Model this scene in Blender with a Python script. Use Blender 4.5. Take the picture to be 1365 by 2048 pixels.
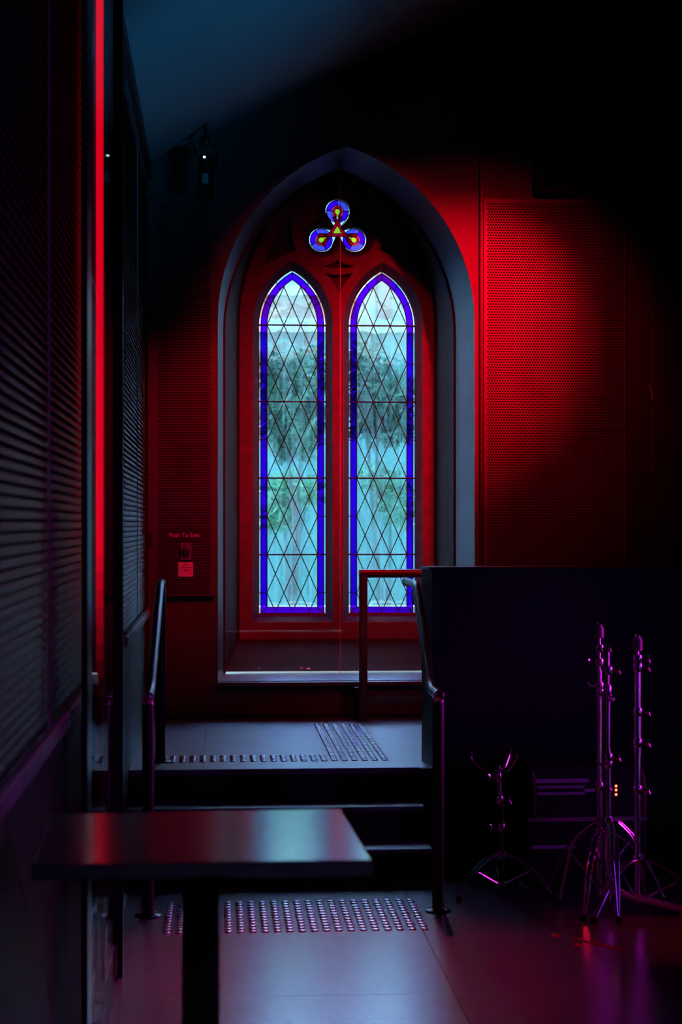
import bpy, bmesh, math, random
from mathutils import Vector, Matrix
random.seed(7)
for o in list(bpy.data.objects):
    bpy.data.objects.remove(o, do_unlink=True)
SC = bpy.context.scene
COL = SC.collection
PI = math.pi

# ------------------------------------------------------------------ camera
FPX, HC, HOR, VPX = 3500.0, 1.65, 1045.0, 435.0
PSI = math.atan((682.5 - VPX) / FPX)
SN, CS = math.sin(PSI), math.cos(PSI)
cam_d = bpy.data.cameras.new('camera')
cam = bpy.data.objects.new('camera', cam_d); COL.objects.link(cam)
cam.location = (0, 0, HC); cam.rotation_euler = (PI / 2, 0, -PSI)
cam_d.sensor_width = 36.0; cam_d.lens = FPX / 2048 * 36.0
cam_d.shift_y = (HOR - 1024) / 2048
cam_d.clip_start = 0.05; cam_d.clip_end = 200
cam_d.dof.use_dof = True; cam_d.dof.focus_distance = 11.4; cam_d.dof.aperture_fstop = 5.0
SC.camera = cam

def P(px, py, Y):                       # pixel -> point on the plane y = Y
    u, v = (px - 682.5) / FPX, -(py - HOR) / FPX
    t = Y / (CS - u * SN)
    return Vector((t * (u * CS + SN), Y, HC + t * v))
def F(px, py, z=0.0):                   # pixel -> point on the level z
    u, v = (px - 682.5) / FPX, -(py - HOR) / FPX
    t = (z - HC) / v
    return Vector((t * (u * CS + SN), t * (CS - u * SN), z))
def S(px, py, X):                       # pixel -> point on the plane x = X
    u, v = (px - 682.5) / FPX, -(py - HOR) / FPX
    t = X / (u * CS + SN)
    return Vector((X, t * (CS - u * SN), HC + t * v))

# ------------------------------------------------------------------ view, world, lights
vs = SC.view_settings
vs.view_transform = 'Standard'; vs.look = 'None'; vs.exposure = 0.0; vs.gamma = 1.0
vs.use_curve_mapping = False
w = bpy.data.worlds.new('overcast_sky'); SC.world = w; w.use_nodes = True
wn, wl = w.node_tree.nodes, w.node_tree.links
wn.clear()
wo = wn.new('ShaderNodeOutputWorld'); wb = wn.new('ShaderNodeBackground')
wb.inputs['Color'].default_value = (0.40, 0.74, 1.12, 1); wb.inputs['Strength'].default_value = 12.0
wl.new(wb.outputs[0], wo.inputs[0])

def aim(o, target):
    o.rotation_euler = (Vector(target) - o.location).to_track_quat('-Z', 'Y').to_euler()
def spot(name, loc, target, power, color, angle, blend=1.0, size=0.06):
    d = bpy.data.lights.new(name, 'SPOT'); d.energy = power; d.color = color
    d.spot_size = math.radians(angle); d.spot_blend = blend; d.shadow_soft_size = size
    o = bpy.data.objects.new(name, d); COL.objects.link(o); o.location = loc; aim(o, target)
    return o
def area(name, loc, target, power, color, sx, sy):
    d = bpy.data.lights.new(name, 'AREA'); d.shape = 'RECTANGLE'; d.size = sx; d.size_y = sy
    d.energy = power; d.color = color
    o = bpy.data.objects.new(name, d); COL.objects.link(o); o.location = loc; aim(o, target)
    return o
RED = (1.0, 0.0, 0.012)
spot('red_wall_spot', (2.10, 8.00, 3.95), (1.48, 10.75, 2.78), 1700, RED, 36, 1.0, 0.05)
spot('red_wall_softener', (2.15, 8.05, 3.95), (1.45, 10.75, 2.45), 230, RED, 58, 1.0, 0.05)  # added lamp, only softens the edge of the red wall spot
spot('red_window_spot', (1.10, 9.00, 4.55), (0.72, 11.6, 1.95), 400, RED, 50, 1.0, 0.05)
spot('red_panel_fill', (1.00, 8.60, 3.90), (-0.12, 10.75, 1.95), 330, RED, 34, 1.0, 0.05)  # added lamp, stands in for red spill on the narrow panel
spot('red_floor_fill', (0.95, 8.90, 4.40), (0.40, 6.40, 0.0), 460, (1.0, 0.02, 0.14), 27, 1.0, 0.08)  # added unseen lamp that turns the floor pinker
spot('blue_ceiling_fill', (2.3, 6.2, 2.2), (-0.15, 8.7, 4.0), 230, (0.0, 0.42, 1.0), 46, 1.0, 0.30)  # added unseen lamp, makes sure the ceiling slope turns blue
bar = area('violet_hardware_fill', (4.3, 5.2, 1.25), (2.15, 7.45, 1.15), 0.6, (0.30, 0.03, 1.0), 0.10, 1.7); bar.data.spread = math.radians(30)  # added tall lamp, brightens stands and case labels from the front
bar = area('magenta_streak_fill', (5.3, 8.1, 1.55), (2.05, 7.42, 1.30), 7.0, (0.85, 0.01, 0.80), 0.10, 1.3); bar.data.spread = math.radians(24)  # added tall lamp, shaped to draw streaks along the chrome tubes
spot('violet_wall_wash', (2.6, 1.6, 2.6), (-0.43, 4.3, 1.6), 85, (0.55, 0.05, 1.0), 52, 1.0, 0.2)
spot('red_tape_fill', (2.3, 5.4, 3.8), (1.72, 6.85, 0.1), 90, (1.0, 0.01, 0.02), 15, 1.0, 0.05)  # added narrow lamp, brings the red tape out of the dark

# ------------------------------------------------------------------ materials
MATS = {}
def mat(name, color, rough=0.6, metal=0.0, var=0.12, scale=8.0, bump=0.0, bscale=60.0, stretch=(1, 1, 1),
        spec=0.5, coat=0.0, emit=None, estr=0.0):
    m = bpy.data.materials.new(name); m.use_nodes = True
    n, l = m.node_tree.nodes, m.node_tree.links
    b = n['Principled BSDF']
    tc = n.new('ShaderNodeTexCoord'); mp = n.new('ShaderNodeMapping'); mp.inputs['Scale'].default_value = stretch
    l.new(tc.outputs['Object'], mp.inputs['Vector'])
    nz = n.new('ShaderNodeTexNoise'); nz.inputs['Scale'].default_value = scale; nz.inputs['Detail'].default_value = 5
    l.new(mp.outputs[0], nz.inputs['Vector'])
    cr = n.new('ShaderNodeValToRGB')
    cr.color_ramp.elements[0].position = 0.3; cr.color_ramp.elements[1].position = 0.7
    cr.color_ramp.elements[0].color = tuple(c * (1 - var) for c in color) + (1,)
    cr.color_ramp.elements[1].color = tuple(min(1, c * (1 + var)) for c in color) + (1,)
    l.new(nz.outputs['Fac'], cr.inputs['Fac']); l.new(cr.outputs[0], b.inputs['Base Color'])
    b.inputs['Roughness'].default_value = rough; b.inputs['Metallic'].default_value = metal
    b.inputs['Specular IOR Level'].default_value = spec; b.inputs['Coat Weight'].default_value = coat; b.inputs['Coat Roughness'].default_value = rough; b.inputs['Coat IOR'].default_value = 1.6
    if bump:
        n2 = n.new('ShaderNodeTexNoise'); n2.inputs['Scale'].default_value = bscale; n2.inputs['Detail'].default_value = 4
        l.new(mp.outputs[0], n2.inputs['Vector'])
        bp = n.new('ShaderNodeBump'); bp.inputs['Strength'].default_value = bump; bp.inputs['Distance'].default_value = 0.01
        l.new(n2.outputs['Fac'], bp.inputs['Height']); l.new(bp.outputs[0], b.inputs['Normal'])
    if emit:
        b.inputs['Emission Color'].default_value = tuple(emit) + (1,); b.inputs['Emission Strength'].default_value = estr
    MATS[name] = m
    return m

def glass(name, color, haze=0.12, wavy=0.35, refr=0.6, ior=1.35):
    """old leaded glass: wavy refraction, plain transmission and a little vertical dirt"""
    m = bpy.data.materials.new(name); m.use_nodes = True
    n, l = m.node_tree.nodes, m.node_tree.links
    n.clear()
    out = n.new('ShaderNodeOutputMaterial')
    geo = n.new('ShaderNodeNewGeometry')
    sq = tuple(math.sqrt(c) for c in color) + (1,)
    nz = n.new('ShaderNodeTexNoise'); nz.inputs['Scale'].default_value = 9; nz.inputs['Detail'].default_value = 1.6
    l.new(geo.outputs['Position'], nz.inputs['Vector'])
    bp = n.new('ShaderNodeBump'); bp.inputs['Strength'].default_value = wavy; bp.inputs['Distance'].default_value = 0.02
    l.new(nz.outputs['Fac'], bp.inputs['Height'])
    rf = n.new('ShaderNodeBsdfRefraction'); rf.inputs['IOR'].default_value = ior; rf.inputs['Roughness'].default_value = 0.0
    rf.inputs['Color'].default_value = sq; l.new(bp.outputs[0], rf.inputs['Normal'])
    tr = n.new('ShaderNodeBsdfTransparent'); tr.inputs['Color'].default_value = sq
    mx = n.new('ShaderNodeMixShader'); mx.inputs[0].default_value = refr
    l.new(tr.outputs[0], mx.inputs[1]); l.new(rf.outputs[0], mx.inputs[2])
    mp = n.new('ShaderNodeMapping'); mp.inputs['Scale'].default_value = (70, 70, 5)
    l.new(geo.outputs['Position'], mp.inputs['Vector'])
    nd = n.new('ShaderNodeTexNoise'); nd.inputs['Scale'].default_value = 1.0; nd.inputs['Detail'].default_value = 6
    l.new(mp.outputs[0], nd.inputs['Vector'])
    mr = n.new('ShaderNodeMapRange'); mr.inputs['From Min'].default_value = 0.4; mr.inputs['From Max'].default_value = 0.75
    mr.inputs['To Min'].default_value = 0.0; mr.inputs['To Max'].default_value = haze
    l.new(nd.outputs['Fac'], mr.inputs['Value'])
    tl = n.new('ShaderNodeBsdfTranslucent'); tl.inputs['Color'].default_value = tuple(0.8 * c + 0.1 for c in color) + (1,)
    m2 = n.new('ShaderNodeMixShader'); l.new(mr.outputs[0], m2.inputs[0])
    l.new(mx.outputs[0], m2.inputs[1]); l.new(tl.outputs[0], m2.inputs[2])
    gl = n.new('ShaderNodeBsdfGlossy'); gl.inputs['Roughness'].default_value = 0.05; gl.inputs['Color'].default_value = (1, 1, 1, 1)
    m3 = n.new('ShaderNodeMixShader'); m3.inputs[0].default_value = 0.02
    l.new(m2.outputs[0], m3.inputs[1]); l.new(gl.outputs[0], m3.inputs[2])
    l.new(m3.outputs[0], out.inputs[0])
    MATS[name] = m
    return m

def sheet_glass(name, tint=(0.97, 0.98, 0.98), refl=0.04, fres=True):
    m = bpy.data.materials.new(name); m.use_nodes = True
    n, l = m.node_tree.nodes, m.node_tree.links
    n.clear()
    out = n.new('ShaderNodeOutputMaterial')
    tr = n.new('ShaderNodeBsdfTransparent'); tr.inputs['Color'].default_value = tuple(tint) + (1,)
    gl = n.new('ShaderNodeBsdfGlossy'); gl.inputs['Roughness'].default_value = 0.01
    nz = n.new('ShaderNodeTexNoise'); nz.inputs['Scale'].default_value = 2.0
    mul = n.new('ShaderNodeMath'); mul.operation = 'MULTIPLY_ADD'
    mul.inputs[1].default_value = 0.02; mul.inputs[2].default_value = 0.0
    l.new(nz.outputs['Fac'], mul.inputs[0]); l.new(mul.outputs[0], gl.inputs['Roughness'])
    mx = n.new('ShaderNodeMixShader')
    if fres:
        fr = n.new('ShaderNodeFresnel'); fr.inputs['IOR'].default_value = 1.5
        l.new(fr.outputs[0], mx.inputs[0])
    else:
        mx.inputs[0].default_value = refl
    l.new(tr.outputs[0], mx.inputs[1]); l.new(gl.outputs[0], mx.inputs[2])
    l.new(mx.outputs[0], out.inputs[0])
    MATS[name] = m
    return m

mat('floor_vinyl', (0.17, 0.15, 0.20), 0.25, var=0.18, scale=5, bump=0.03, bscale=120, spec=1.0, coat=0.8)
mat('joint_dark', (0.02, 0.02, 0.02), 0.9)
mat('platform_vinyl', (0.14, 0.14, 0.22), 0.42, var=0.2, scale=6, bump=0.03, bscale=90, spec=1.0, coat=0.8)
mat('riser_black', (0.012, 0.012, 0.013), 0.7)
mat('wall_paint', (0.055, 0.052, 0.052), 0.6, var=0.10, scale=3, bump=0.05, bscale=200)
mat('lining_paint', (0.008, 0.020, 0.036), 0.42, spec=0.35, var=0.08, scale=3, bump=0.04)
mat('splay_shaded', (0.014, 0.011, 0.015), 0.7, spec=0.15, var=0.15, scale=8, bump=0.15, bscale=40)  # recess shade of splay and sloping sill put into a darker colour
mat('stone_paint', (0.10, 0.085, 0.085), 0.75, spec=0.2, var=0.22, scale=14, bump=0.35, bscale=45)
mat('ceiling_paint', (0.18, 0.18, 0.19), 0.85, var=0.06, scale=2)
mat('perforated_metal', (0.06, 0.056, 0.056), 0.5, var=0.35, scale=5, stretch=(1, 1, 0.35))
mat('panel_void', (0.002, 0.002, 0.002), 0.95, spec=0.1)
mat('black_paint', (0.010, 0.010, 0.011), 0.5)
mat('black_steel', (0.010, 0.010, 0.011), 0.30, spec=0.3)
mat('rail_paint', (0.10, 0.09, 0.09), 0.28, coat=0.4)
mat('wood_dark', (0.055, 0.045, 0.045), 0.55, var=0.45, scale=5, stretch=(6, 6, 0.5), bump=0.12, bscale=30)
mat('rail_wood', (0.30, 0.24, 0.25), 0.45, var=0.2, scale=6)
mat('blind_slat', (0.036, 0.030, 0.036), 0.45, spec=0.3, var=0.08)
mat('blind_tape', (0.15, 0.13, 0.15), 0.8)
mat('table_laminate', (0.055, 0.05, 0.075), 0.17, var=0.1, spec=1.0, coat=1.0)
mat('chrome', (0.75, 0.75, 0.78), 0.20, 1.0, var=0.04)
mat('stud_steel', (0.62, 0.62, 0.64), 0.25, 1.0, var=0.08)
mat('satin_aluminium', (0.55, 0.54, 0.54), 0.35, 1.0, var=0.08)
mat('lead', (0.010, 0.009, 0.009), 0.6, var=0.2, spec=0.15)
mat('stone_shaded', (0.035, 0.026, 0.028), 0.85, var=0.2, scale=14, spec=0.08)  # same stone darkened, shade of chamfers and sunk spandrels in its colour
mat('sill_board', (0.05, 0.07, 0.10), 0.42, var=0.15, bump=0.03, spec=1.0, coat=1.0)
mat('strip_clear', (0.30, 0.30, 0.32), 0.3)
mat('rubber', (0.015, 0.015, 0.015), 0.8)
mat('felt', (0.30, 0.29, 0.30), 0.95, bump=0.2, bscale=400)
mat('label_white', (0.72, 0.70, 0.72), 0.7)
mat('plate_steel', (0.35, 0.35, 0.37), 0.35, 0.8)
mat('print_dark', (0.03, 0.02, 0.02), 0.8)
mat('chip_plaster', (0.85, 0.78, 0.74), 0.8)
mat('tape_red', (0.70, 0.03, 0.03), 0.6)
mat('tape_brown', (0.16, 0.09, 0.06), 0.7)
mat('led_red_lens', (0.4, 0.0, 0.0), 0.4, emit=(1.0, 0.0, 0.016), estr=1.7)
for k in range(8): mat('led_red_%d' % k, (0.4, 0.0, 0.0), 0.4, emit=(1.0, 0.0, 0.016), estr=1.5 * (1 - (k + .5) / 8.2) ** 2)
mat('led_red_dot', (0.5, 0.05, 0.02), 0.4, emit=(1.0, 0.12, 0.05), estr=6.0)
mat('led_green_dot', (0.5, 0.8, 0.7), 0.4, emit=(0.7, 1.0, 0.9), estr=2.5)
mat('led_cover_off', (0.32, 0.01, 0.015), 0.35)
mat('ext_render_teal', (0.047, 0.128, 0.114), 0.9, var=0.12, scale=1.5)
mat('ext_render_beige', (0.30, 0.102, 0.063), 0.9, var=0.10, scale=2)
mat('ext_white', (0.29, 0.255, 0.18), 0.8)
mat('ext_sky_block', (0.105, 0.185, 0.142), 0.9, var=0.3, scale=0.8)
mat('ext_ground', (0.10, 0.11, 0.11), 0.9, var=0.2)
mat('ext_grass', (0.04, 0.14, 0.06), 0.9, var=0.3)
mat('leaf', (0.014, 0.072, 0.034), 0.5, var=0.6, scale=5)
mat('leaf_pale', (0.045, 0.17, 0.07), 0.5, var=0.5, scale=5)
mat('bark', (0.06, 0.06, 0.055), 0.9, var=0.3)
glass('glass_clear', (0.78, 0.93, 0.96), haze=0.045)
glass('glass_edge', (0.92, 0.97, 0.97), haze=0.04, refr=0.0)
glass('glass_violet', (0.10, 0.0, 0.80), haze=0.04, refr=0.0)
glass('glass_violet_pale', (0.16, 0.07, 0.85), haze=0.04, refr=0.0)
glass('glass_red', (0.80, 0.0, 0.02), haze=0.04, refr=0.0)
glass('glass_yellow', (0.75, 0.62, 0.02), haze=0.06, refr=0.0)
sheet_glass('acrylic', (0.97, 0.98, 0.98), 0.012, fres=False)
sheet_glass('door_glass', (0.86, 0.87, 0.90), 0.28, fres=False)

# ------------------------------------------------------------------ mesh helpers
ORG = {}
def wpos(o):
    return ORG.get(o.name, Vector((0, 0, 0)))
class MB:
    def __init__(s): s.v = []; s.f = []
    def add(s, vs, fs):
        k = len(s.v); s.v += [tuple(p) for p in vs]; s.f += [tuple(i + k for i in q) for q in fs]; return s
    def box(s, x0, x1, y0, y1, z0, z1):
        vs = [(x, y, z) for z in (z0, z1) for y in (y0, y1) for x in (x0, x1)]
        return s.add(vs, [(0, 2, 3, 1), (4, 5, 7, 6), (0, 1, 5, 4), (2, 6, 7, 3), (0, 4, 6, 2), (1, 3, 7, 5)])
    def obox(s, c, ax, ay, az):                 # centre and three half axes
        c, ax, ay, az = map(Vector, (c, ax, ay, az))
        vs = [c + i * ax + j * ay + k * az for k in (-1, 1) for j in (-1, 1) for i in (-1, 1)]
        return s.add(vs, [(0, 2, 3, 1), (4, 5, 7, 6), (0, 1, 5, 4), (2, 6, 7, 3), (0, 4, 6, 2), (1, 3, 7, 5)])
    def tube(s, pts, r, n=12, cap=True):
        pts = [Vector(p) for p in pts]
        rs = r if isinstance(r, (list, tuple)) else [r] * len(pts)
        k = len(s.v); prev = None
        for i, p in enumerate(pts):
            d = (pts[min(i + 1, len(pts) - 1)] - pts[max(i - 1, 0)]).normalized()
            if prev is None:
                a = Vector((0, 0, 1)) if abs(d.z) < 0.9 else Vector((1, 0, 0))
                e1 = d.cross(a).normalized()
            else:
                e1 = (prev - d * prev.dot(d)).normalized()
            prev = e1; e2 = d.cross(e1)
            for j in range(n):
                t = 2 * PI * j / n
                s.v.append(tuple(p + rs[i] * (math.cos(t) * e1 + math.sin(t) * e2)))
        for i in range(len(pts) - 1):
            for j in range(n):
                a, b = k + i * n + j, k + i * n + (j + 1) % n
                s.f.append((a, b, b + n, a + n))
        if cap:
            s.f.append(tuple(k + j for j in reversed(range(n))))
            s.f.append(tuple(k + (len(pts) - 1) * n + j for j in range(n)))
        return s
    def lathe(s, c, prof, n=16, axis=(0, 0, 1)):
        q = Vector((0, 0, 1)).rotation_difference(Vector(axis)); c = Vector(c); k = len(s.v)
        for r, z in prof:
            for j in range(n):
                t = 2 * PI * j / n
                s.v.append(tuple(c + q @ Vector((max(r, 1e-5) * math.cos(t), max(r, 1e-5) * math.sin(t), z))))
        for i in range(len(prof) - 1):
            for j in range(n):
                a, b = k + i * n + j, k + i * n + (j + 1) % n
                s.f.append((a, b, b + n, a + n))
        s.f.append(tuple(k + j for j in reversed(range(n))))
        s.f.append(tuple(k + (len(prof) - 1) * n + j for j in range(n)))
        return s
    def prism(s, poly, y0, y1):                 # polygon of (x, z), thickness along y
        n = len(poly)
        vs = [(x, y0, z) for x, z in poly] + [(x, y1, z) for x, z in poly]
        fs = [tuple(range(n)), tuple(reversed(range(n, 2 * n)))]
        fs += [(i, n + i, n + (i + 1) % n, (i + 1) % n) for i in range(n)]
        return s.add(vs, fs)
    def prismz(s, poly, z0, z1):                # polygon of (x, y), thickness along z
        n = len(poly)
        vs = [(x, y, z0) for x, y in poly] + [(x, y, z1) for x, y in poly]
        fs = [tuple(reversed(range(n))), tuple(range(n, 2 * n))]
        fs += [(i, (i + 1) % n, n + (i + 1) % n, n + i) for i in range(n)]
        return s.add(vs, fs)
    def build(s, name, m, parent=None, smooth=False, bevel=0.0, origin=None, fix=True):
        me = bpy.data.meshes.new(name)
        o = bpy.data.objects.new(name, me); COL.objects.link(o)
        org = Vector(origin) if origin is not None else (wpos(parent) if parent else None)
        if org is None:
            xs = [p[0] for p in s.v]; ys = [p[1] for p in s.v]; zs = [p[2] for p in s.v]
            org = Vector(((min(xs) + max(xs)) / 2, (min(ys) + max(ys)) / 2, min(zs)))
        me.from_pydata([(p[0] - org.x, p[1] - org.y, p[2] - org.z) for p in s.v], [], s.f)
        if fix or bevel:
            b = bmesh.new(); b.from_mesh(me)
            bmesh.ops.recalc_face_normals(b, faces=b.faces)
            if bevel:
                es = [e for e in b.edges if len(e.link_faces) == 2 and e.calc_face_angle(0) > 0.6]
                bmesh.ops.bevel(b, geom=es, offset=bevel, segments=2, profile=0.5, affect='EDGES', clamp_overlap=True)
            b.to_mesh(me); b.free()
        me.materials.append(MATS[m])
        if smooth:
            me.polygons.foreach_set('use_smooth', [True] * len(me.polygons))
            try: me.set_sharp_from_angle(angle=math.radians(40))
            except Exception: pass
        me.update()
        ORG[o.name] = org
        if parent:
            o.parent = parent; o.location = org - wpos(parent)
        else:
            o.location = org
        return o
def copy_part(src, parent, offset):
    c = src.copy(); COL.objects.link(c); c.parent = parent
    c.location = src.location + Vector(offset)
    return c
def tag(o, label=None, cat=None, group=None, kind=None):
    if label: o['label'] = label
    if cat: o['category'] = cat
    if group: o['group'] = group
    if kind: o['kind'] = kind
    return o
def thing(name, loc, label=None, cat=None, group=None, kind=None):
    o = bpy.data.objects.new(name, None); COL.objects.link(o); o.location = loc; o.empty_display_size = 0.1
    ORG[o.name] = Vector(loc)
    return tag(o, label, cat, group, kind)
def bend(pts, r=0.06, n=5):                     # round the corners of a polyline
    pts = [Vector(p) for p in pts]; out = [pts[0]]
    for i in range(1, len(pts) - 1):
        a, b, c = pts[i - 1], pts[i], pts[i + 1]
        d1 = (a - b).normalized() * min(r, (a - b).length * .45); d2 = (c - b).normalized() * min(r, (c - b).length * .45)
        for k in range(n + 1):
            t = k / n
            out.append((1 - t) ** 2 * (b + d1) + 2 * t * (1 - t) * b + t * t * (b + d2))
    out.append(pts[-1]); return out
def plate(name, loops, y0, y1, m, parent=None, bev=0.0):
    """flat plate in the x-z plane with holes, from y0 to y1 (curve fill)"""
    cu = bpy.data.curves.new(name + '_c', 'CURVE'); cu.dimensions = '2D'; cu.fill_mode = 'BOTH'
    cu.extrude = abs(y1 - y0) / 2 - bev; cu.bevel_depth = bev; cu.bevel_resolution = 1; cu.offset = -bev
    for lp in loops:
        sp = cu.splines.new('POLY'); sp.points.add(len(lp) - 1); sp.use_cyclic_u = True
        for q, (x, z) in zip(sp.points, lp): q.co = (x, z, 0, 1)
    t = bpy.data.objects.new('tmp', cu); COL.objects.link(t)
    dg = bpy.context.evaluated_depsgraph_get()
    me = bpy.data.meshes.new_from_object(t.evaluated_get(dg)); bpy.data.objects.remove(t)
    ym = (y0 + y1) / 2
    mb = MB(); mb.add([(v.co.x, ym - v.co.z, v.co.y) for v in me.vertices], [tuple(p.vertices) for p in me.polygons])
    return mb.build(name, m, parent)
def text_mesh(name, body, size, loc, m, parent=None, depth=0.0008):
    cu = bpy.data.curves.new(name + '_t', 'FONT'); cu.body = body; cu.size = size; cu.extrude = depth
    cu.align_x = 'CENTER'; cu.resolution_u = 3
    t = bpy.data.objects.new('tmp', cu); COL.objects.link(t)
    dg = bpy.context.evaluated_depsgraph_get()
    me = bpy.data.meshes.new_from_object(t.evaluated_get(dg)); bpy.data.objects.remove(t)
    mb = MB(); mb.add([(loc[0] + v.co.x, loc[1] - v.co.z, loc[2] + v.co.y) for v in me.vertices], [tuple(p.vertices) for p in me.polygons])
    return mb.build(name, m, parent)

# ------------------------------------------------------------------ key sizes
WY = 10.75                      # face of the window wall
XW = -0.43                      # left wall
ZP = 0.444                      # platform level
YS = (8.0, 8.30, 8.58)          # nosings of the three risers
XR = 6.6                        # far right wall
ZE, PITCH = 3.85, 0.49          # eaves level and roof pitch
XRIDGE = 3.1
def ceil_z(x): return ZE + PITCH * ((x if x < XRIDGE else 2 * XRIDGE - x) - XW)

# ------------------------------------------------------------------ floor
floor = MB().box(-0.80, XR, -4.0, 8.7, -0.10, -0.004).build('floor', 'joint_dark'); tag(floor, kind='structure')
yj = F(600, 1992).y
xj = F(925, 2017).x
ys = [yj + k * 1.2 for k in range(-7, 4)]
xs = [xj + k * 1.2 for k in range(-1, 5)]
for i in range(len(ys) - 1):
    for j in range(len(xs) - 1):
        x0, x1 = max(xs[j] + .0015, -0.80), min(xs[j + 1] - .0015, XR)
        if j == 0: x0 = -0.80
        y0, y1 = ys[i] + .0015, min(ys[i + 1] - .0015, 8.0)
        if x1 - x0 < .05 or y1 - y0 < .05: continue
        MB().box(x0, x1, y0, y1, -.004, 0).build('floor_panel', 'floor_vinyl', floor)

# tactile studs on the lower floor
def stud_mesh():
    return MB().lathe((0, 0, 0), [(.0175, 0), (.0172, .002), (.0140, .005), (.0125, .0056), (.006, .0058)], 12)
sm = stud_mesh()
def studs(owner, cells, z):
    first = None
    for (x, y) in cells:
        if first is None:
            first = MB().add([(a + x, b + y, c + z) for a, b, c in sm.v], sm.f).build('tactile_stud', 'stud_steel', owner, smooth=True, origin=(x, y, z))
            base = Vector((x, y, z))
        else:
            copy_part(first, owner, Vector((x, y, z)) - base)
lx0, lx1 = F(333, 1863).x, F(850, 1858).x
nc = round((lx1 - lx0) / .0502)
ly0 = F(600, 1862).y
studs(floor, [(lx0 + i * (lx1 - lx0) / nc, ly0 + j * .0495) for i in range(nc + 1) for j in range(12)], 0)

# ------------------------------------------------------------------ platform and stairs
platform = MB().box(XW - .3, XR, YS[2] + .004, WY + .02, 0.0, ZP - .003).build('platform_floor', 'riser_black'); tag(platform, kind='structure')
px = [XW - .3, P(410, 1500, 9.6).x, P(410, 1500, 9.6).x + 1.8, P(410, 1500, 9.6).x + 3.6, XR]
for a, b in zip(px[:-1], px[1:]):
    MB().box(a + .001, b - .001, YS[2], WY, ZP - .003, ZP).build('floor_panel', 'platform_vinyl', platform)
ux0 = F(344, 1524, ZP).x; uy0 = F(500, 1523, ZP).y
ux1 = F(771, 1521, ZP).x
un = round((ux1 - ux0) / .0502)
cells = []
for i in range(un + 1):
    rows = 33 if i > un - 6 else 5
    cells += [(ux0 + i * (ux1 - ux0) / un, uy0 + j * .0495) for j in range(rows)]
studs(platform, cells, ZP)
sxr = P(866, 1700, 8.0).x
stairs = thing('stairs', (0.3, 8.3, 0), kind='structure')
for k in range(2):
    z = ZP / 3 * (k + 1)
    MB().box(XW - .3, sxr, YS[k] + .012, YS[2] + .003, z - ZP / 3 + .0005, z - .02).build('riser', 'riser_black', stairs)
    MB().box(XW - .3, sxr, YS[k] + .03, YS[k + 1] + .02, z - .02, z).build('tread', 'platform_vinyl', stairs, bevel=.003)
    MB().box(XW - .3, sxr, YS[k], YS[k] + .03, z - .022, z + .001).build('nosing', 'satin_aluminium' if 0 else 'platform_vinyl', stairs, bevel=.006)
MB().box(XW - .3, sxr + .2, YS[2] - .012, YS[2] + .001, ZP - .03, ZP + .0005).build('nosing', 'platform_vinyl', stairs, bevel=.004)
MB().box(XW - .3, sxr, YS[2] - .005, YS[2] + .003, ZP * 2 / 3, ZP - .03).build('riser', 'riser_black', stairs)

# ------------------------------------------------------------------ left wall
def zc(x): return ceil_z(x)
YB0, YB1 = S(174, 1000, XW).y, S(247, 1000, XW).y          # door bay between the two wall lengths
wall_l = MB().box(XW - .30, XW - .02, -4.0, YB0, 0, ZE + .05).build('wall_left', 'black_paint'); tag(wall_l, kind='structure')
wall_l2 = MB().box(XW - .30, XW - .02, YB1, WY + .05, 0, ZE + .05).build('wall_left', 'black_paint'); tag(wall_l2, kind='structure')
wall_l3 = MB().box(XW - .60, XW - .30, YB0 - .3, YB1 + .3, 0, ZE + .05).build('wall_left', 'black_paint'); tag(wall_l3, kind='structure')
ZR = 1.10
for wl_, a, b, n in ((wall_l, 1.4, YB0, 4), (wall_l2, YB1, WY, 3)):
    for k in range(n):
        y0, y1 = a + (b - a) * k / n, a + (b - a) * (k + 1) / n
        MB().box(XW - .02, XW, y0 + .002, y1 - .002, 0.0 if wl_ is wall_l else 0.0, ZR - .02).build('wainscot_panel', 'wood_dark', wl_)
    MB().box(XW - .02, XW + .022, a, b, ZR - .02, ZR + .025).build('dado_rail', 'rail_wood', wl_, bevel=.006)
MB().box(XW - .03, XW + .03, -4.0, YB0, ZE - .10, ZE - .02).build('cornice', 'black_paint', wall_l)
MB().box(XW - .03, XW + .03, YB1, WY, ZE - .10, ZE - .02).build('cornice', 'black_paint', wall_l2)

def blind(y0, y1, cords, label):
    z0, z1, sp = ZR + .06, ZE - .20, .0255
    t = thing('venetian_blind', (XW, (y0 + y1) / 2, z0 - .03), label, 'blind', 'venetian blinds on the dado wall')
    MB().box(XW - .018, XW + .012, y0, y1, z1, z1 + .05).build('head_rail', 'blind_slat', t)
    MB().box(XW - .012, XW + .010, y0, y1, z0 - .03, z0 - .015).build('bottom_rail', 'blind_slat', t)
    ang = math.radians(62); m = MB(); w2 = .0125
    prof = []
    for q in (-1, -.33, .33, 1):
        a, c = q * w2, .0025 * (1 - q * q)
        prof.append((math.cos(ang) * a + math.sin(ang) * c, -math.sin(ang) * a + math.cos(ang) * c))
    for yy in (y0, y1): m.v += [(XW - .002 + a, yy, z0 + c) for a, c in prof]
    m.f = [(i, i + 1, i + 5, i + 4) for i in range(3)]
    s0 = m.build('slat', 'blind_slat', t, smooth=True)
    k = 1
    while z0 + k * sp < z1:
        copy_part(s0, t, (0, 0, k * sp)); k += 1
    for cy in cords:
        MB().box(XW + .009, XW + .012, cy - .018, cy + .018, z0 - .02, z1).build('ladder_tape', 'blind_tape', t)
blind(1.5, YB0 - .04, [S(90, 1000, XW).y, 2.3], 'dark venetian blind beside the red light strip, wide and hanging past the table')
blind(YB1 + .04, WY - .12, [S(271, 1000, XW).y], 'dark venetian blind hanging between the door bay and the window wall')

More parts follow.
